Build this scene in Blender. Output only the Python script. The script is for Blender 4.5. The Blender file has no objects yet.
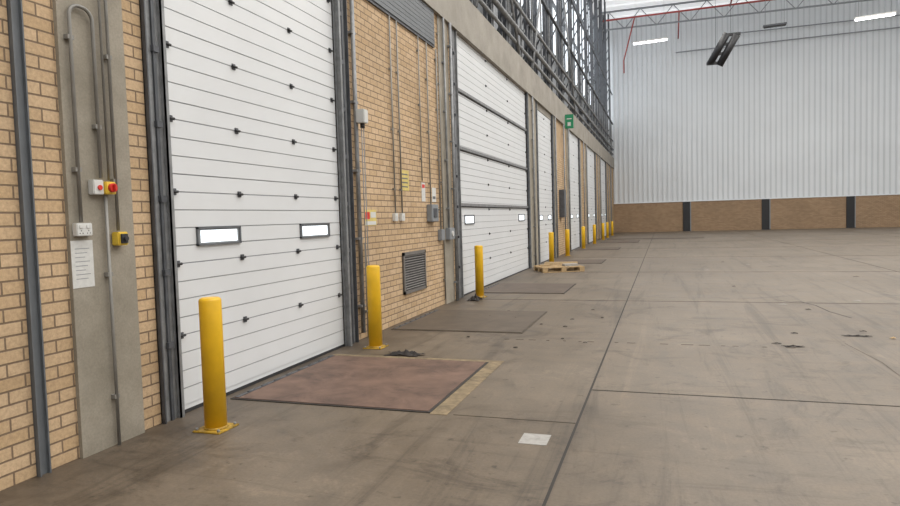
import bpy, bmesh, math, random
from mathutils import Vector, Matrix
random.seed(7)
C=bpy.context.scene.collection
sc=bpy.context.scene
try:
    sc.view_settings.view_transform='Standard'
except Exception: pass

# ------------------------------------------------------------------ materials
def newmat(name):
    m=bpy.data.materials.new(name);m.use_nodes=True
    nt=m.node_tree;b=nt.nodes["Principled BSDF"]
    return m,nt,b
def N(nt,t,**kw):
    n=nt.nodes.new(t)
    for k,v in kw.items(): setattr(n,k,v)
    return n
def ramp(nt,fac,stops):
    r=N(nt,"ShaderNodeValToRGB")
    while len(r.color_ramp.elements)<len(stops): r.color_ramp.elements.new(.5)
    for e,(p,c) in zip(r.color_ramp.elements,stops):
        e.position=p;e.color=(c[0],c[1],c[2],1)
    nt.links.new(fac,r.inputs[0]);return r.outputs[0]
def noise(nt,vec,scale,detail=4,rough=.6,dist=0):
    n=N(nt,"ShaderNodeTexNoise");n.inputs["Scale"].default_value=scale
    n.inputs["Detail"].default_value=detail;n.inputs["Roughness"].default_value=rough;n.inputs["Distortion"].default_value=dist
    nt.links.new(vec,n.inputs["Vector"]);return n.outputs[0]
def mixc(nt,fac,a,b,mode='MIX'):
    m=N(nt,"ShaderNodeMix",data_type='RGBA',blend_type=mode)
    for sock,v in ((m.inputs[0],fac),(m.inputs[6],a),(m.inputs[7],b)):
        if hasattr(v,'is_linked'): nt.links.new(v,sock)
        elif isinstance(v,(int,float)): sock.default_value=v
        else: sock.default_value=(v[0],v[1],v[2],1)
    return m.outputs[2]
def bump(nt,b,h,strength,dist=.01):
    n=N(nt,"ShaderNodeBump");n.inputs["Strength"].default_value=strength;n.inputs["Distance"].default_value=dist
    nt.links.new(h,n.inputs["Height"]);nt.links.new(n.outputs[0],b.inputs["Normal"])

def plain(name,col,rough=.5,metal=0,var=.12,scale=6,bmp=0,em=0,dirt=0):
    m,nt,b=newmat(name)
    tc=N(nt,"ShaderNodeTexCoord")
    nz=noise(nt,tc.outputs["Object"],scale)
    c=ramp(nt,nz,[(.3,[x*(1-var) for x in col]),(.7,[min(1,x*(1+var)) for x in col])])
    if dirt:
        d=noise(nt,tc.outputs["Object"],scale*.7,8,.75,1.0)
        c=mixc(nt,1.0,c,ramp(nt,d,[(.38,(1-dirt,1-dirt,1-dirt)),(.52,(1,1,1)),(.7,(1.15,1.13,1.1))]),'MULTIPLY')
    nt.links.new(c,b.inputs["Base Color"])
    b.inputs["Roughness"].default_value=rough;b.inputs["Metallic"].default_value=metal
    if bmp: bump(nt,b,noise(nt,tc.outputs["Object"],scale*12),bmp)
    if em:
        nt.links.new(c,b.inputs["Emission Color"]);b.inputs["Emission Strength"].default_value=em
    return m
def brickmat(name,axis,c1,c2,mortar):
    m,nt,b=newmat(name)
    g=N(nt,"ShaderNodeNewGeometry");s=N(nt,"ShaderNodeSeparateXYZ");nt.links.new(g.outputs["Position"],s.inputs[0])
    cb=N(nt,"ShaderNodeCombineXYZ");nt.links.new(s.outputs[axis],cb.inputs[0]);nt.links.new(s.outputs[2],cb.inputs[1])
    br=N(nt,"ShaderNodeTexBrick");nt.links.new(cb.outputs[0],br.inputs["Vector"])
    br.inputs["Scale"].default_value=1;br.inputs["Brick Width"].default_value=.235
    br.inputs["Row Height"].default_value=.0857;br.inputs["Mortar Size"].default_value=.007
    br.inputs["Mortar Smooth"].default_value=.3
    br.inputs["Color1"].default_value=(*c1,1);br.inputs["Color2"].default_value=(*c2,1);br.inputs["Mortar"].default_value=(*mortar,1)
    nz=noise(nt,g.outputs["Position"],38,5,.7)
    big=noise(nt,g.outputs["Position"],.9,3)
    c=mixc(nt,1.0,br.outputs[0],ramp(nt,nz,[(.25,(.72,.70,.68)),(.7,(1.12,1.12,1.12))]),'MULTIPLY')
    c=mixc(nt,1.0,c,ramp(nt,big,[(.3,(.85,.85,.85)),(.7,(1.05,1.04,1.03))]),'MULTIPLY')
    nt.links.new(c,b.inputs["Base Color"]);b.inputs["Roughness"].default_value=.85
    inv=N(nt,"ShaderNodeMath",operation='MULTIPLY_ADD');inv.inputs[1].default_value=-1;inv.inputs[2].default_value=1
    nt.links.new(br.outputs["Fac"],inv.inputs[0])
    ad=N(nt,"ShaderNodeMath",operation='MULTIPLY_ADD');ad.inputs[1].default_value=.25
    nt.links.new(nz,ad.inputs[0]);nt.links.new(inv.outputs[0],ad.inputs[2])
    bump(nt,b,ad.outputs[0],.8,.008)
    return m
M={}
M['brick']=brickmat("buff_brick",1,(.52,.365,.210),(.61,.445,.28),(.22,.155,.10))
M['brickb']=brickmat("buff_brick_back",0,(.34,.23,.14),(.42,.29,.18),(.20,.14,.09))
# concrete
def concrete(name,a,b_,rough=.8,sc1=1.5):
    m,nt,b=newmat(name)
    g=N(nt,"ShaderNodeNewGeometry")
    n1=noise(nt,g.outputs["Position"],sc1,6,.65);n2=noise(nt,g.outputs["Position"],60,3,.7)
    c=ramp(nt,n1,[(.3,a),(.7,b_)])
    c=mixc(nt,1.0,c,ramp(nt,n2,[(.3,(.86,.86,.86)),(.7,(1.06,1.06,1.06))]),'MULTIPLY')
    nt.links.new(c,b.inputs["Base Color"]);b.inputs["Roughness"].default_value=rough
    bump(nt,b,n2,.25,.004)
    return m
M['conc']=concrete("pilaster_concrete",(.23,.205,.16),(.38,.34,.275))
M['beam']=concrete("beam_concrete",(.25,.23,.195),(.37,.34,.295))
# floor
m,nt,b=newmat("floor_concrete")
g=N(nt,"ShaderNodeNewGeometry")
P=g.outputs["Position"]
mp=N(nt,"ShaderNodeMapping");mp.inputs["Scale"].default_value=(1.6,.09,1);nt.links.new(P,mp.inputs[0])
mp2=N(nt,"ShaderNodeMapping");mp2.inputs["Scale"].default_value=(.25,1.8,1);mp2.inputs["Rotation"].default_value=(0,0,.5);nt.links.new(P,mp2.inputs[0])
n1=noise(nt,P,.35,6,.6);n2=noise(nt,P,2.2,8,.7,.6);n3=noise(nt,P,45,4,.7);n4=noise(nt,P,.9,9,.78,1.5);n5=noise(nt,P,9,3,.6)
n6=noise(nt,mp.outputs[0],2.2,6,.75,.8);n7=noise(nt,mp2.outputs[0],2.5,7,.75,1.2)
c=ramp(nt,n1,[(.3,(.122,.093,.063)),(.5,(.148,.115,.081)),(.7,(.178,.141,.102))])
c=mixc(nt,1.0,c,ramp(nt,n2,[(.28,(.70,.69,.67)),(.5,(1,1,1)),(.72,(1.25,1.25,1.25))]),'MULTIPLY')
c=mixc(nt,1.0,c,ramp(nt,n3,[(.25,(.80,.80,.80)),(.7,(1.09,1.09,1.09))]),'MULTIPLY')
c=mixc(nt,1.0,c,ramp(nt,n4,[(.36,(.62,.60,.58)),(.46,(1,1,1)),(.58,(1,1,1)),(.67,(1.34,1.33,1.31))]),'MULTIPLY')
c=mixc(nt,1.0,c,ramp(nt,n5,[(.29,(.60,.58,.56)),(.36,(1,1,1))]),'MULTIPLY')
c=mixc(nt,1.0,c,ramp(nt,n6,[(.35,(.68,.67,.66)),(.47,(1,1,1)),(.60,(1.02,1.02,1.02)),(.70,(1.2,1.19,1.17))]),'MULTIPLY')
c=mixc(nt,1.0,c,ramp(nt,n7,[(.34,(.78,.77,.76)),(.44,(1,1,1)),(.64,(1,1,1)),(.72,(1.28,1.27,1.25))]),'MULTIPLY')
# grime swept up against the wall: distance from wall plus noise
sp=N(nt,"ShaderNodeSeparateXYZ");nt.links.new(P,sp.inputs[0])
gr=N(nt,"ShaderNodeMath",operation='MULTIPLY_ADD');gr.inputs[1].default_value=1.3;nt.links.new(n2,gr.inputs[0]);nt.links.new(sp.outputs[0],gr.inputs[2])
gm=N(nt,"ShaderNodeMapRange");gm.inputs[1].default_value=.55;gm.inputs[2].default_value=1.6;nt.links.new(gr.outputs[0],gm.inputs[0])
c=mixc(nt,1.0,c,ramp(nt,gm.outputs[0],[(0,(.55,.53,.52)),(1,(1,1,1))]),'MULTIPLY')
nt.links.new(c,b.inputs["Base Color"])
rr=N(nt,"ShaderNodeMapRange");rr.inputs[3].default_value=.40;rr.inputs[4].default_value=.66;nt.links.new(n2,rr.inputs[0]);nt.links.new(rr.outputs[0],b.inputs["Roughness"])
bump(nt,b,n3,.15,.003)
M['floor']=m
M['joint']=plain("joint_sealant",(.035,.03,.026),.8)
M['jointf']=plain("joint_faded",(.08,.063,.047),.8,var=.4,scale=8)
M['white']=plain("door_white_coating",(.67,.685,.695),.45,var=.03,scale=1)
M['gasket']=plain("seam_gasket",(.30,.31,.33),.6)
M['groove_shade']=plain("rib_groove_shade",(.36,.37,.385),.6)  # greyer than the door coating: groove shade put into the colour
M['dark']=plain("black_rubber",(.025,.025,.027),.6)
M['galv']=plain("galvanised_steel",(.24,.245,.25),.5,.3,var=.25,scale=9)
M['gdark']=plain("dark_steel",(.085,.09,.10),.5,.3,var=.25)
M['conduit']=plain("conduit_grey",(.24,.23,.21),.5,.2,var=.12)
M['greyp']=plain("grey_paint",(.12,.13,.14),.55,var=.1)
M['louvre']=plain("louvre_grey",(.24,.255,.27),.5)
M['grille']=plain("grille_brown_grey",(.15,.14,.13),.5)
M['yellow']=plain("yellow_paint",(.78,.46,.014),.42,var=.09,scale=5,bmp=.03)
M['yellowd']=plain("yellow_paint_dirty",(.42,.26,.03),.6,var=.35,scale=12,dirt=.5)
M['red']=plain("red_plastic",(.6,.03,.02),.4)
M['redp']=plain("red_pipe",(.36,.05,.04),.5)
M['wplast']=plain("white_plastic",(.62,.62,.60),.4,var=.03)
M['paper']=plain("paper",(.60,.60,.58),.8,var=.08,scale=30)
M['green']=plain("green_sign",(.015,.22,.10),.5)
M['ysign']=plain("yellow_sign",(.75,.52,.06),.5)
M['ysignp']=plain("pale_yellow_sign",(.62,.50,.16),.6)
M['clad']=plain("ribbed_cladding",(.70,.725,.745),.5,var=.03,scale=.4)
M['clad_shade']=plain("cladding_rib_shade",(.57,.595,.615),.5,var=.04,scale=.4)  # darker copy of the cladding, paints in the rib shading
M['roofglow']=plain("roof_sheet_glow",(.80,.81,.82),.6,var=.03,em=.5)  # self-glow added to brighten the roof sheet; it is no lamp
M['wood']=plain("pallet_wood",(.42,.29,.15),.8,var=.25,scale=10)
M['black']=plain("black_steel",(.012,.012,.014),.5)
M['plate']=plain("leveller_red_steel",(.145,.088,.064),.65,.05,var=.28,scale=3,bmp=.1,dirt=.35)
M['plate2']=plain("leveller_dull_steel",(.105,.080,.057),.6,.1,var=.14,scale=3,bmp=.1,dirt=.2)
M['plate3']=plain("leveller_brown_steel",(.105,.076,.056),.6,.1,var=.14,scale=3,dirt=.2)
M['yworn']=plain("worn_yellow_line",(.215,.160,.092),.7,var=.35,scale=9,dirt=.3)
M['cloth']=plain("dark_cloth",(.022,.017,.015),.9,var=.4)
M['patch']=plain("white_patch",(.34,.325,.30),.7,var=.2,scale=14)
def emis(name,col,s):
    m,nt,b=newmat(name);b.inputs["Base Color"].default_value=(*col,1)
    b.inputs["Emission Strength"].default_value=s
    tc=N(nt,"ShaderNodeTexCoord");nz=noise(nt,tc.outputs["Object"],3)
    nt.links.new(ramp(nt,nz,[(0,[x*.95 for x in col]),(1,col)]),b.inputs["Emission Color"])
    return m
M['pane']=emis("backlit_acrylic",(.88,.95,1),1.4)
M['lamp']=emis("lamp_tube",(1,1,1),10)
m,nt,b=newmat("clerestory_glass")
tr=N(nt,"ShaderNodeBsdfTransparent");tr.inputs[0].default_value=(.85,.87,.88,1)
gl=N(nt,"ShaderNodeBsdfGlossy");gl.inputs["Roughness"].default_value=.1
mx=N(nt,"ShaderNodeMixShader");mx.inputs[0].default_value=.1
nt.links.new(tr.outputs[0],mx.inputs[1]);nt.links.new(gl.outputs[0],mx.inputs[2]);nt.links.new(mx.outputs[0],nt.nodes["Material Output"].inputs[0])
M['glass']=m

# ------------------------------------------------------------------ mesh builder
class B:
    def __init__(s,name): s.name=name;s.bm=bmesh.new();s.mats=[]
    def mi(s,k):
        if k not in s.mats: s.mats.append(k)
        return s.mats.index(k)
    def box(s,x0,x1,y0,y1,z0,z1,k,bev=0,rot=None):
        r=bmesh.ops.create_cube(s.bm,size=1)
        vs=r['verts'];c=Vector(((x0+x1)/2,(y0+y1)/2,(z0+z1)/2))
        for v in vs:
            v.co=Vector((v.co.x*(x1-x0),v.co.y*(y1-y0),v.co.z*(z1-z0)))
            if rot is not None: v.co=rot@v.co
            v.co+=c
        i=s.mi(k);fs=set(f for v in vs for f in v.link_faces)
        for f in fs: f.material_index=i
        if bev:
            es=list(set(e for v in vs for e in v.link_edges))
            rr=bmesh.ops.bevel(s.bm,geom=es,offset=bev,segments=2,affect='EDGES')
            for f in rr['faces']: f.material_index=i
    def tube(s,pts,rad,k,n=10,caps=True):
        pts=[Vector(p) for p in pts];i=s.mi(k);rings=[]
        t0=(pts[1]-pts[0]).normalized()
        up=Vector((1,0,0)) if abs(t0.x)<.9 else Vector((0,1,0))
        a=t0.cross(up).normalized()
        for j,p in enumerate(pts):
            if j==0: t=t0
            elif j==len(pts)-1: t=(pts[j]-pts[j-1]).normalized()
            else: t=((pts[j]-pts[j-1]).normalized()+(pts[j+1]-pts[j]).normalized()).normalized()
            a=(a-t*a.dot(t)).normalized();bb=t.cross(a)
            r_=rad[j] if isinstance(rad,(list,tuple)) else rad
            rings.append([s.bm.verts.new(p+(a*math.cos(q)+bb*math.sin(q))*r_) for q in [2*math.pi*w/n for w in range(n)]])
        for r1,r2 in zip(rings,rings[1:]):
            for w in range(n):
                f=s.bm.faces.new((r1[w],r1[(w+1)%n],r2[(w+1)%n],r2[w]));f.material_index=i;f.smooth=True
        if caps:
            for r_ in (rings[0],rings[-1]):
                try: f=s.bm.faces.new(r_);f.material_index=i
                except Exception: pass
    def quad(s,vs,k):
        f=s.bm.faces.new([s.bm.verts.new(v) for v in vs]);f.material_index=s.mi(k)
    def done(s,origin=None):
        bmesh.ops.recalc_face_normals(s.bm,faces=s.bm.faces[:])
        me=bpy.data.meshes.new(s.name)
        if origin is not None:
            bmesh.ops.translate(s.bm,verts=s.bm.verts[:],vec=-Vector(origin))
        s.bm.to_mesh(me);s.bm.free()
        for k in s.mats: me.materials.append(M[k])
        o=bpy.data.objects.new(s.name,me);C.objects.link(o)
        if origin is not None: o.location=origin
        return o

XR=30.;Y0=-9.;Y1=56.;ZC=17.6
# ------------------------------------------------------------------ shell
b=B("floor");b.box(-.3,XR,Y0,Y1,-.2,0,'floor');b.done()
doors=[(4.42,7.42),(12.5,19.5),(21.2,24.2),(28.8,32.3),(35.9,40.2),(44.0,48.0)]
HT=5.3
b=B("wall_left")
ys=[Y0]+[v for d in doors for v in d]+[Y1]
for i in range(0,len(ys),2): b.box(-.3,0,ys[i],ys[i+1],0,HT,'brick')
b.box(-.3,.08,Y0,Y1,HT,6.15,'beam')
for y0,y1 in ((3.42,3.99),(11.45,11.98),(19.62,20.95),(24.32,25.0),(28.0,28.7),(32.4,33.1),(35.1,35.8),(40.3,41.0),(43.2,43.9),(48.1,48.8),(52,52.7)):
    b.box(-.01,.03,y0,y1,0,HT,'conc')
b.done()
# clerestory
b=B("window_1")
b.box(-.7,-.6,Y0,Y1,6.15,8.6,'louvre');b.box(-.7,-.6,Y0,Y1,15.6,ZC,'roofglow')
b.box(-.7,-.1,Y0,Y1,6.05,6.15,'gdark')
b.quad([(-.65,Y0,8.6),(-.65,Y1,8.6),(-.65,Y1,15.6),(-.65,Y0,15.6)],'glass')
y=Y0
while y<Y1:
    b.box(-.69,-.6,y,y+.06,8.6,15.6,'greyp');y+=1.9
for z in (8.6,10.9,13.2,15.5): b.box(-.7,-.58,Y0,Y1,z,z+.10,'greyp')
b.done()
b=B("wall_back")
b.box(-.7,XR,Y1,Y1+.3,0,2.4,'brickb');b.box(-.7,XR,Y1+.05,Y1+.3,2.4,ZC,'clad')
b.box(-.7,XR,Y1-.06,Y1+.05,2.38,2.46,'clad')
x=0.05
while x<XR:
    b.box(x,x+.11,Y1-.02,Y1+.06,2.46,ZC,'clad_shade');x+=.38
b.done()
b=B("wall_right");b.box(XR,XR+.3,Y0,Y1,0,2.4,'brick');b.box(XR,XR+.3,Y0,Y1,2.4,ZC,'clad');b.done()
b=B("wall_front");b.box(-.7,XR,Y0-.3,Y0,0,2.4,'brickb');b.box(-.7,XR,Y0-.3,Y0,2.4,ZC,'clad');b.done()
b=B("ceiling");b.box(-.7,XR,Y0,Y1+.3,ZC,ZC+.2,'roofglow')
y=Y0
while y<Y1: b.box(-.7,XR,y,y+.08,ZC-.12,ZC,'roofglow');y+=1.5
b.done()
# black columns at back wall
for x in (5.7,11.5,17.3,23.1):
    b=B("steel_column")
    w=.27
    b.box(x-w,x+w,Y1-.10,Y1-.07,0,2.38,'black');b.box(x-.04,x+.04,Y1-.07,Y1,0,2.38,'black')
    b.box(x-w,x+w,Y1-.03,Y1,0,2.38,'black')
    b.box(x-w-.05,x+w+.05,Y1-.2,Y1,0,.03,'black')
    b.box(x+w+.0,x+w+.08,Y1-.04,Y1,0,2.38,'louvre')
    b.done()

# ------------------------------------------------------------------ floor joints
b=B("floor_joint")
zt=.003
b.box(3.238,3.256,Y0,Y1,0,zt,'joint')
b.box(3.26,XR,5.94,5.957,0,zt,'joint')
b.box(2.25,3.235,4.95,4.960,0,zt,'jointf')
for y in (12.2,18.2,24.2,30.2,36.5,42.5,48.5): b.box(0.4,XR,y,y+.03,0,zt,'jointf')
x=1.9
while x<5.3:
    l=random.uniform(.03,.14);b.box(x,x+l,8.22,8.232,0,zt,'jointf');x+=l+random.uniform(.05,.3)
for x in (9.25,15.25,21.25): b.box(x,x+.02,Y0,Y1,0,zt,'jointf')
b.done()
# leveller plates
def leveller(x0,x1,y0,y1,k,edge='joint',yel=False):
    b=B("dock_leveller")
    b.box(x0,x1,y0,y1,0,.008,edge)
    b.box(x0+.025,x1-.025,y0+.025,y1-.025,0.002,.013,k)
    b.box(x0+.03,x0+.07,y0+.03,y1-.03,.008,.018,'gdark')
    y=y0+.2
    while y<y1-.1: b.tube([(x0+.05,y,.018),(x0+.05,y+.1,.018)],.010,'gdark',8);y+=.22
    if yel:
        b.box(x1,x1+.15,y0-.02,y1+.1,0,.003,'yworn')
        b.box(x0,x1,y1,y1+.10,0,.003,'yworn')
    b.done()
leveller(.10,2.05,4.95,6.85,'plate',yel=True)
leveller(.10,2.05,8.66,10.68,'plate2','jointf')
leveller(.10,1.97,13.2,15.1,'plate3')
leveller(.10,2.0,21.4,23.2,'plate3')
leveller(.10,2.0,29.5,31.4,'plate3')
leveller(.6,2.6,36.6,39.4,'plate3')
leveller(.6,6.2,41.0,42.0,'plate3')

# ------------------------------------------------------------------ doors
def door(idx,y0,y1,zt,sect,thick=(),hy=None,wins=(),ribs=4):
    b=B("door_%d"%idx)
    xf=-.015;z=.06;j=0;step=sect/ribs
    b.box(-.09,xf-.010,y0,y1,.05,zt,'groove_shade')
    while z<zt-.01:
        z2=min(z+step,zt);g=.012 if j%ribs==0 else .009
        b.box(xf-.02,xf,y0+.002,y1-.002,z+g/2,z2-g/2,'white')
        if j%ribs==0 and j: b.box(xf-.02,xf-.005,y0+.002,y1-.002,z-.008,z+.008,'gasket')
        z=z2;j+=1
    b.box(-.085,xf+.006,y0,y1,.0,.03,'dark');b.box(-.085,xf,y0,y1,.03,.07,'white')
    for t in thick:
        b.box(xf-.01,xf+.035,y0+.01,y1-.01,t-.03,t+.03,'galv')
        b.box(xf,xf+.012,y0+.01,y1-.01,t-.055,t-.03,'dark')
    hy=hy or []
    n=int((zt-.06)/sect)
    for q in range(1,n+1):
        z=.06+q*sect
        for y in hy:
            b.box(xf,xf+.010,y-.026,y+.026,z-.028,z+.028,'gdark',.003)
            b.tube([(xf+.016,y-.034,z),(xf+.016,y+.034,z)],.012,'dark',8)
    for (a,c_,z0,z1) in wins:
        fr=.016
        b.box(xf-.005,xf+.02,a,c_,z0,z0+fr,'greyp');b.box(xf-.005,xf+.02,a,c_,z1-fr,z1,'greyp')
        b.box(xf-.005,xf+.02,a,a+fr,z0,z1,'greyp');b.box(xf-.005,xf+.02,c_-fr,c_,z0,z1,'greyp')
        b.box(xf-.005,xf+.008,a+fr,c_-fr,z0+fr,z1-fr,'louvre')
        b.box(xf-.005,xf+.010,a+fr+.035,c_-fr-.035,z0+fr+.012,z1-fr-.012,'pane')
    b.done()
def jamb(y0,y1,zt,side):
    b=B("door_track")
    b.box(-.02,.012,y0,y1,0,zt,'galv')
    if side<0:
        ye=y1
        b.box(.0,.05,ye-.05,ye-.035,0,zt,'galv');b.box(.04,.05,ye-.05,ye-.005,0,zt,'galv')
        b.box(.0,.045,y0,y0+.012,0,zt,'gdark');b.box(.0,.030,y0+.09,y0+.12,0,zt,'gdark')
    else:
        ye=y0
        b.box(.0,.08,ye+.035,ye+.05,0,zt,'galv');b.box(.07,.08,ye+.005,ye+.05,0,zt,'galv')
        b.box(.0,.06,y1-.012,y1,0,zt,'gdark');b.box(.0,.035,y1-.12,y1-.09,0,zt,'gdark')
    z=.6
    while z<zt:
        b.box(.0,.045,(y0+y1)/2-.03,(y0+y1)/2+.03,z,z+.05,'gdark')
        b.tube([(.012,(y0+y1)/2,z+.1),(.025,(y0+y1)/2,z+.1)],.012,'galv',8)
        z+=.6
    b.done()
door(1,4.42,7.42,HT,.61,hy=[4.49,5.38,6.40,7.33],wins=[(4.74,5.36,1.42,1.585),(6.46,7.13,1.42,1.585)])
jamb(4.20,4.42,HT,-1);jamb(7.42,7.70,HT,1)
door(2,12.5,19.5,HT,.575,thick=(1.87,3.02,4.18),hy=[12.6,14.9,17.1,19.4],wins=[(12.9,13.6,1.46,1.66),(18.2,19.0,1.46,1.66)])
jamb(12.15,12.5,HT,-1);jamb(19.5,19.62,HT,1)
door(3,21.2,24.2,5.1,.61,hy=[21.3,22.7,24.1],wins=[(21.5,22.1,1.44,1.62),(23.2,23.9,1.44,1.62)])
b=B("door_lintel");b.box(-.3,0,21.2,24.2,5.1,HT,'beam');b.done()
jamb(20.97,21.2,HT,-1);jamb(24.2,24.32,HT,1)
for i,(a,c_) in enumerate(doors[3:]):
    door(4+i,a,c_,HT,.61,hy=[a+.1,(a+c_)/2,c_-.1],wins=[(a+.4,a+1,1.44,1.62),(c_-1,c_-.4,1.44,1.62)])
    jamb(a-.1,a,HT,-1);jamb(c_,c_+.1,HT,1)

# ------------------------------------------------------------------ bollards
for x,y in ((.53,4.2),(.43,7.42),(.37,12.55),(.33,21.7),(.35,25.4),(.37,30.6),(.38,35.6),(.38,40.9),(.38,44.2),(.38,48.5)):
    b=B("safety_bollard");r=.085
    b.tube([(x,y,.012),(x,y,1.015),(x,y,1.03),(x,y,1.038)],[r,r,r-.006,r-.02],'yellow',32)
    b.box(x-.125,x+.125,y-.125,y+.125,0,.012,'yellowd',.003)
    b.tube([(x,y,.010),(x,y,.028)],[r+.010,r],'yellowd',32)
    for sx in (-1,1):
        for sy in (-1,1):
            b.tube([(x+sx*.10,y+sy*.10,.010),(x+sx*.10,y+sy*.10,.03)],.012,'galv',6)
    b.done((x,y,0))

# ------------------------------------------------------------------ wall strip and electrics
b=B("steel_channel");b.box(0,.012,3.09,3.17,0,HT,'greyp');b.box(0,.035,3.09,3.10,0,HT,'greyp');b.box(0,.035,3.16,3.17,0,HT,'greyp');b.done()
def conduit(pts,r=.012,k='conduit',x=.06,clips=True,bx=.03):
    b=B("electrical_conduit")
    b.tube([(x,p[0],p[1]) for p in pts],r,k,10)
    if clips:
        for p,q in zip(pts,pts[1:]):
            if abs(q[1]-p[1])>.7:
                z=min(p[1],q[1])+.35
                while z<max(p[1],q[1])-.1:
                    b.box(bx if bx<x else 0,x+r*.6,p[0]-r*2,p[0]+r*2,z,z+.03,k);z+=.9
    b.done()
def arc(cy,cz,r,a0,a1,n=8): return [(cy+r*math.cos(math.radians(a0+(a1-a0)*i/n)),cz+r*math.sin(math.radians(a0+(a1-a0)*i/n))) for i in range(n+1)]
conduit([(3.49,1.645),(3.49,3.0)]+arc(3.57,3.06,.08,180,90,6)+arc(3.60,3.06,.08,90,0,6)+[(3.68,1.96)],.013)
conduit([(3.71,0),(3.71,1.835)],.012)
conduit([(3.81,1.58),(3.81,HT)],.012)
conduit([(3.75,1.95),(3.75,HT)],.009,clips=False)
b=B("isolator_switch")
b.box(.03,.085,3.59,3.68,1.84,1.945,'wplast',.006);b.box(.03,.10,3.685,3.775,1.845,1.935,'ysign',.006)
b.tube([(.10,3.73,1.89),(.125,3.73,1.89)],.032,'red',20);b.box(.125,.145,3.72,3.74,1.865,1.915,'red',.003)
b.tube([(.085,3.64,1.89),(.095,3.64,1.89)],.018,'red',14)
b.done()
b=B("push_button_box");b.box(.03,.10,3.77,3.865,1.47,1.57,'ysign',.008)
b.box(.10,.112,3.785,3.85,1.485,1.555,'dark',.003)
b.tube([(.11,3.82,1.52),(.13,3.82,1.52)],.018,'dark',14);b.done()
b=B("wall_socket");b.box(.03,.075,3.44,3.57,1.55,1.64,'wplast',.005)
for yy in (3.475,3.535):
    b.box(.075,.08,yy-.015,yy+.015,1.605,1.625,'paper')
    for dy,dz in ((-.012,-.005),(.012,-.005),(0,.012)): b.box(.075,.077,yy+dy-.003,yy+dy+.003,1.575+dz-.003,1.575+dz+.003,'dark')
b.done()
b=B("paper_notice");b.box(.03,.033,3.42,3.60,1.19,1.52,'paper')
for i in range(8): b.box(.033,.0335,3.45,3.57-.02*(i%3),1.46-.03*i,1.465-.03*i,'louvre')
b.done()

# section between door 1 and 2
conduit([(7.86,0.1),(7.86,HT)],.03,'galv',.05,bx=0)
conduit([(8.05,0),(8.05,1.3)],.012,x=.03,bx=0)
b=B("chain_hoist_box");b.box(.08,.20,7.80,7.93,2.88,3.06,'wplast',.01);b.tube([(.14,7.87,2.88),(.14,7.87,2.82)],.03,'dark',12)
b.tube([(.14,7.84,2.82),(.14,7.84,1.0),(.14,7.87,.95),(.14,7.90,1.0),(.14,7.90,2.82)],.006,'galv',6);b.done()
conduit([(9.15,1.70),(9.15,4.65)],.012,x=.03,bx=0)
conduit([(9.42,1.70),(9.42,4.65)],.012,x=.03,bx=0)
conduit([(10.35,2.25),(10.35,4.65)],.010,x=.03,bx=0)
conduit([(10.75,1.85),(10.75,4.65)],.012,x=.03,bx=0)
conduit([(11.25,1.4),(11.25,4.65)],.014,x=.03,bx=0)
conduit([(11.40,0.1),(11.40,HT)],.012,x=.03,bx=0)
conduit([(11.6,1.42),(11.6,HT)],.022,x=.07,k='galv')
conduit([(11.97,0),(11.97,HT)],.03,x=.08,k='galv')
for yy in (9.15,9.42):
    b=B("wall_socket");b.box(0,.05,yy-.06,yy+.06,1.58,1.70,'wplast',.005);b.box(.05,.055,yy-.02,yy+.02,1.62,1.66,'paper');b.done()
b=B("warning_sign");b.box(0,.006,8.12,8.5,1.53,1.75,'ysignp');b.box(.006,.008,8.14,8.28,1.62,1.72,'red');b.box(.006,.008,8.31,8.48,1.64,1.72,'wplast');b.box(.006,.008,8.14,8.48,1.54,1.59,'wplast');b.done()
b=B("warning_sign");b.box(0,.006,9.45,9.80,2.06,2.38,'ysignp');
for i in range(4): b.box(.006,.007,9.5,9.75,2.11+i*.065,2.13+i*.065,'greyp')
b.done()
b=B("paper_notice");b.box(0,.005,10.38,10.55,1.9,2.22,'paper');b.box(.005,.006,10.40,10.53,2.13,2.19,'red');b.done()
b=B("paper_notice");b.box(0,.005,10.9,11.1,1.9,2.15,'paper');b.box(.005,.006,10.93,11.07,1.95,2.0,'greyp');b.done()
b=B("junction_box");b.box(0,.10,10.6,10.95,1.55,1.85,'louvre',.01);b.box(.10,.11,10.68,10.86,1.62,1.78,'gdark',.003);b.done()
b=B("junction_box");b.box(0.03,.12,11.5,11.8,1.2,1.42,'louvre',.01);b.tube([(.12,11.65,1.31),(.14,11.65,1.31)],.05,'wplast',14);b.done()
b=B("junction_box");b.box(0.0,.08,11.15,11.33,1.2,1.4,'louvre',.01);b.done()
# grille
b=B("ventilation_grille")
gy0,gy1,gz0,gz1=9.42,10.42,.42,1.08
b.box(0,.01,gy0,gy1,gz0,gz1,'dark')
b.box(0,.03,gy0,gy0+.05,gz0,gz1,'grille');b.box(0,.03,gy1-.05,gy1,gz0,gz1,'grille');b.box(0,.03,gy0,gy1,gz0,gz0+.05,'grille');b.box(0,.03,gy0,gy1,gz1-.05,gz1,'grille')
z=gz0+.07
while z<gz1-.06:
    b.box(.005,.028,gy0+.04,gy1-.04,z,z+.010,'grille',rot=Matrix.Rotation(math.radians(35),3,'Y'));z+=.04
b.done()
b=B("louvre_panel")
b.box(0,.03,8.12,11.2,4.66,HT,'gdark');z=4.70
while z<HT-.03: b.box(.02,.045,8.15,11.17,z,z+.064,'greyp');z+=.07
b.done()
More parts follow.
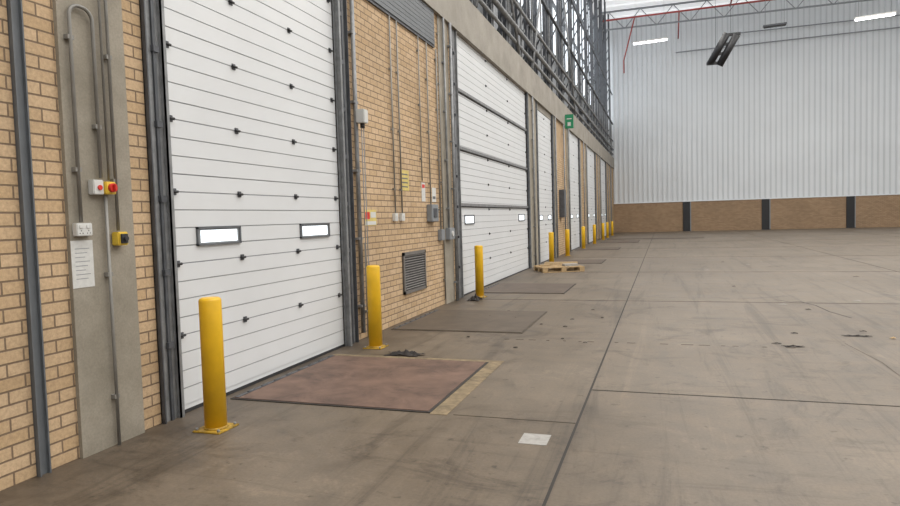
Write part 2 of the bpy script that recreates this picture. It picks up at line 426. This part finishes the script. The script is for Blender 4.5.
# exit sign etc
b=B("exit_sign");b.box(.10,.44,27.2,27.25,5.15,5.72,'green');b.box(.2,.33,27.195,27.2,5.25,5.40,'wplast');b.box(.17,.37,27.195,27.2,5.52,5.56,'wplast');b.box(.0,.1,27.2,27.25,5.6,5.65,'galv');b.done()
b=B("wall_cabinet");b.box(0,.2,25.8,26.4,1.5,2.6,'gdark',.01);b.box(.2,.21,25.85,26.35,1.55,2.5,'greyp');b.done()
for y in (20.2,24.7,26.9,28.3,33.9,35.3,41.6,43.3,49.5,52.3):
    conduit([(y,0.0),(y,HT)],.03,'galv',.08)

# steel lattice columns + pipes in the upper band
def lattice(y):
    b=B("lattice_column")
    for (xx,yy) in ((-.1,y),(-.1,y+.5),(-.5,y),(-.5,y+.5)): b.box(xx-.05,xx+.05,yy-.05,yy+.05,6.15,ZC,'gdark')
    z=6.2;s=0
    while z<ZC-1:
        a,c_=(y,y+.5) if s else (y+.5,y)
        b.tube([(-.1,a,z),(-.1,c_,z+.8)],.03,'gdark',6,False);b.tube([(-.5,a,z),(-.1,a,z+.8)],.03,'gdark',6,False)
        z+=.8;s=1-s
    b.done()
y=13.5
while y<55: lattice(y);y+=3.4
b=B("service_pipe_rack")
for xx,z,r in ((.0,6.5,.05),(.02,6.9,.07),(.0,7.6,.05),(.0,9.0,.06),(.0,11.4,.05)): b.tube([(xx,12,z),(xx,55.9,z)],r,'galv' if z<8 else 'gdark',8)
y=12.4
while y<55: b.box(-.05,.08,y,y+.06,7.0,7.08,'galv');b.box(-.05,.0,y,y+.06,6.15,9.2,'galv');y+=1.7
b.tube([(.05,14,6.2),(.05,15.6,9.0)],.04,'galv',8);b.tube([(.05,16.5,9.0),(.05,18.5,6.2)],.04,'galv',8)
b.tube([(.05,20.5,6.2),(.05,22.5,9.5)],.04,'galv',8);b.tube([(.05,28,10.5),(.05,31,6.2)],.04,'galv',8)
b.done()

# roof trusses near back wall
for yt in (53.5,46.,38.,30.,22.,14.,6.,-2.):
    b=B("roof_truss");zb=16.2 if yt<50 else 16.0
    b.box(-.5,XR,yt-.06,yt+.06,ZC-.25,ZC-.12,'louvre');b.box(-.5,XR,yt-.06,yt+.06,zb,zb+.1,'louvre')
    x=0;s=0
    while x<XR-1:
        b.tube([(x,yt,zb if s else ZC-.2),(x+1.2,yt,ZC-.2 if s else zb)],.035,'louvre',6,False);x+=1.2;s=1-s
    b.done()
b=B("sprinkler_pipe")
b.tube([(-.4,52.5,16.5),(12,52.5,16.6)],.07,'redp',8);b.tube([(5.2,52.5,16.5),(5.2,55.9,15.4)],.05,'redp',8)
b.tube([(2.0,52.5,16.5),(1.0,55.5,14.0),(1.0,55.6,13)],.05,'redp',8);b.tube([(8.7,52.5,16.5),(8.7,20,16.5)],.06,'redp',8)
b.done()
b=B("service_pipe")
b.tube([(5,55.85,14.3),(XR,55.85,14.6)],.04,'louvre',8);b.tube([(9,55.85,15.3),(XR,55.85,15.4)],.04,'louvre',8);b.done()
def lamp(x,y,z,L,dirv,k='lamp',w=.12):
    b=B("pendant_strip_lamp");d=Vector(dirv).normalized();
    r=d.to_track_quat('X','Z').to_matrix();c=Vector((x,y,z))
    b.box(x-L/2,x+L/2,y-w*1.3,y+w*1.3,z,z+.10,'wplast' if k=='lamp' else 'gdark',rot=r)
    b.box(x-L/2+.05,x+L/2-.05,y-w,y+w,z-.07,z,k,rot=r)
    for s in (-1,1):
        p=c+d*(s*L*.4);b.tube([p+Vector((0,0,.05)),(p.x,p.y,ZC-.01)],.012,'louvre',6)
    b.done()
lamp(3.15,50,13.95,2.4,(1,0,.03));lamp(15.9,45,12.75,2.1,(1,0,.05))
lamp(11.0,48,13.6,1.4,(1,0,.03),'dark')
b=B("radiant_heater")
p=Vector((7.2,40,10.6));d=Vector((.55,-.2,.95))
for dx in (-.24,.24):
    q=p+Vector((dx,0,-dx*.3));b.tube([q-d*.8,q+d*.8],.20,'black',10)
for s in (-.75,-.25,.25,.75):
    q=p+d*s;b.box(q.x-.46,q.x+.46,q.y-.08,q.y+.08,q.z-.05,q.z+.10,'black')
for s in (-.7,.7):
    q=p+d*s;b.tube([q,(q.x,q.y,ZC-.01)],.012,'gdark',6)
b.done()

# ------------------------------------------------------------------ pallet & debris
b=B("wooden_pallet")
for i in range(7): b.box(-.6,.6,-.5+i*.152,-.5+i*.152+.09,.122,.144,'wood')
for yy in (-.5,-.05,.4): 
    b.box(-.6,.6,yy,yy+.1,0,.022,'wood')
    for xx in (-.6,-.07,.46): b.box(xx,xx+.14,yy,yy+.1,.022,.1,'wood')
for xx in (-.6,-.07,.46): b.box(xx,xx+.14,-.5,.5,.1,.122,'wood')
b.box(.1,.5,-.3,.0,.144,.2,'patch');b.box(-.5,-.2,.1,.35,.144,.17,'wood')
o=b.done();o.location=(1.02,18.7,0);o.rotation_euler=(0,0,.45)
b=B("wooden_pallet")
for i in range(5): b.box(-.5,.5,-.4+i*.17,-.4+i*.17+.1,.1,.12,'wood')
for yy in (-.4,0,.32): b.box(-.5,.5,yy,yy+.08,0,.1,'wood')
o=b.done();o.location=(.85,20.3,0);o.rotation_euler=(0,0,.1)
# rag
def rag(name,x,y,lx,ly,h,k):
    bm=bmesh.new();bmesh.ops.create_grid(bm,x_segments=18,y_segments=12,size=.5)
    for v in bm.verts:
        e=1+.25*math.sin(5*math.atan2(v.co.y,v.co.x)+x);rr=(v.co.x**2+v.co.y**2)**.5
        v.co.x*=lx*e;v.co.y*=ly*e
        v.co.z=.004+max(0,(1-rr*1.5))*h*(.5+.5*math.sin(v.co.x*60+1)*math.cos(v.co.y*45))+random.random()*.006
    me=bpy.data.meshes.new(name);bm.to_mesh(me);bm.free();me.materials.append(M[k])
    for p in me.polygons: p.use_smooth=True
    o=bpy.data.objects.new(name,me);o.location=(x,y,.001);C.objects.link(o)
rag("crumpled_rag",.98,7.06,.40,.18,.07,'cloth')
rag("crumpled_rag",.42,12.05,.22,.3,.14,'cloth')
rag("floor_debris",5.3,8.3,.2,.05,.015,'cloth');rag("floor_debris",5.15,8.45,.09,.03,.01,'cloth')
rag("floor_debris",6.15,9.1,.28,.05,.015,'cloth');rag("floor_debris",6.5,9.0,.06,.05,.02,'wood')
rag("floor_debris",6.3,9.45,.07,.03,.01,'cloth');rag("floor_debris",7.0,12.5,.1,.06,.01,'patch')
for i in range(16):
    rag("floor_debris",random.uniform(5,12),random.uniform(9,22),random.uniform(.04,.12),random.uniform(.03,.09),.01,random.choice(['cloth','jointf','patch']))
for i in range(12):
    rag("floor_debris",random.uniform(1.2,3),random.uniform(7.2,12),random.uniform(.02,.06),random.uniform(.02,.05),.008,'cloth')
b=B("floor_patch");b.box(2.9,3.1,4.42,4.64,0,.003,'patch');b.done()
# cracks
def crack(p,w=.010,k='jointf'):
    b=B("floor_crack")
    for a,c_ in zip(p,p[1:]):
        v=Vector((c_[0]-a[0],c_[1]-a[1],0));n=Vector((-v.y,v.x,0)).normalized()*w
        A=Vector((a[0],a[1],.002));D=A+v
        b.quad([A-n,A+n,D+n,D-n],k)
    b.done()
crack([(5.75,12.6),(5.95,12.3),(6.1,12.4),(6.25,11.9),(6.3,11.2),(6.45,10.6)],.012,'joint')
crack([(5.9,8.6),(6.0,7.6),(5.98,6.9),(6.02,6.1)],.005)

# ------------------------------------------------------------------ light
w=bpy.data.worlds.new("w");sc.world=w;w.use_nodes=True
bg=w.node_tree.nodes["Background"];bg.inputs[0].default_value=(.93,.96,1,1);bg.inputs[1].default_value=2.6
def area(x,y,z,sx,sy,p,rot=(0,0,0),col=(1,.965,.915)):
    l=bpy.data.lights.new("overhead_fill",'AREA');l.shape='RECTANGLE';l.size=sx;l.size_y=sy;l.energy=p;l.color=col
    o=bpy.data.objects.new("overhead_fill_lamp",l);o.location=(x,y,z);o.rotation_euler=rot;C.objects.link(o)
for x in (6,14,22): area(x,18,16.0,2.4,52,3050)  # unseen fill lights added under the solid roof to brighten the hall
# ------------------------------------------------------------------ camera
psi=math.radians(18.2);th=math.radians(3.06);rho=0.029
f=Vector((-math.sin(psi)*math.cos(th),math.cos(psi)*math.cos(th),-math.sin(th)))
r0=Vector((math.cos(psi),math.sin(psi),0));u0=r0.cross(f)
r=r0*math.cos(rho)-u0*math.sin(rho);u=u0*math.cos(rho)+r0*math.sin(rho)
cd=bpy.data.cameras.new("camera");cd.sensor_width=36;cd.lens=26.0;cd.clip_end=300
co=bpy.data.objects.new("camera",cd);C.objects.link(co)
mat=Matrix(((r.x,u.x,-f.x,3.89),(r.y,u.y,-f.y,0),(r.z,u.z,-f.z,1.6),(0,0,0,1)))
co.matrix_world=mat
sc.camera=co
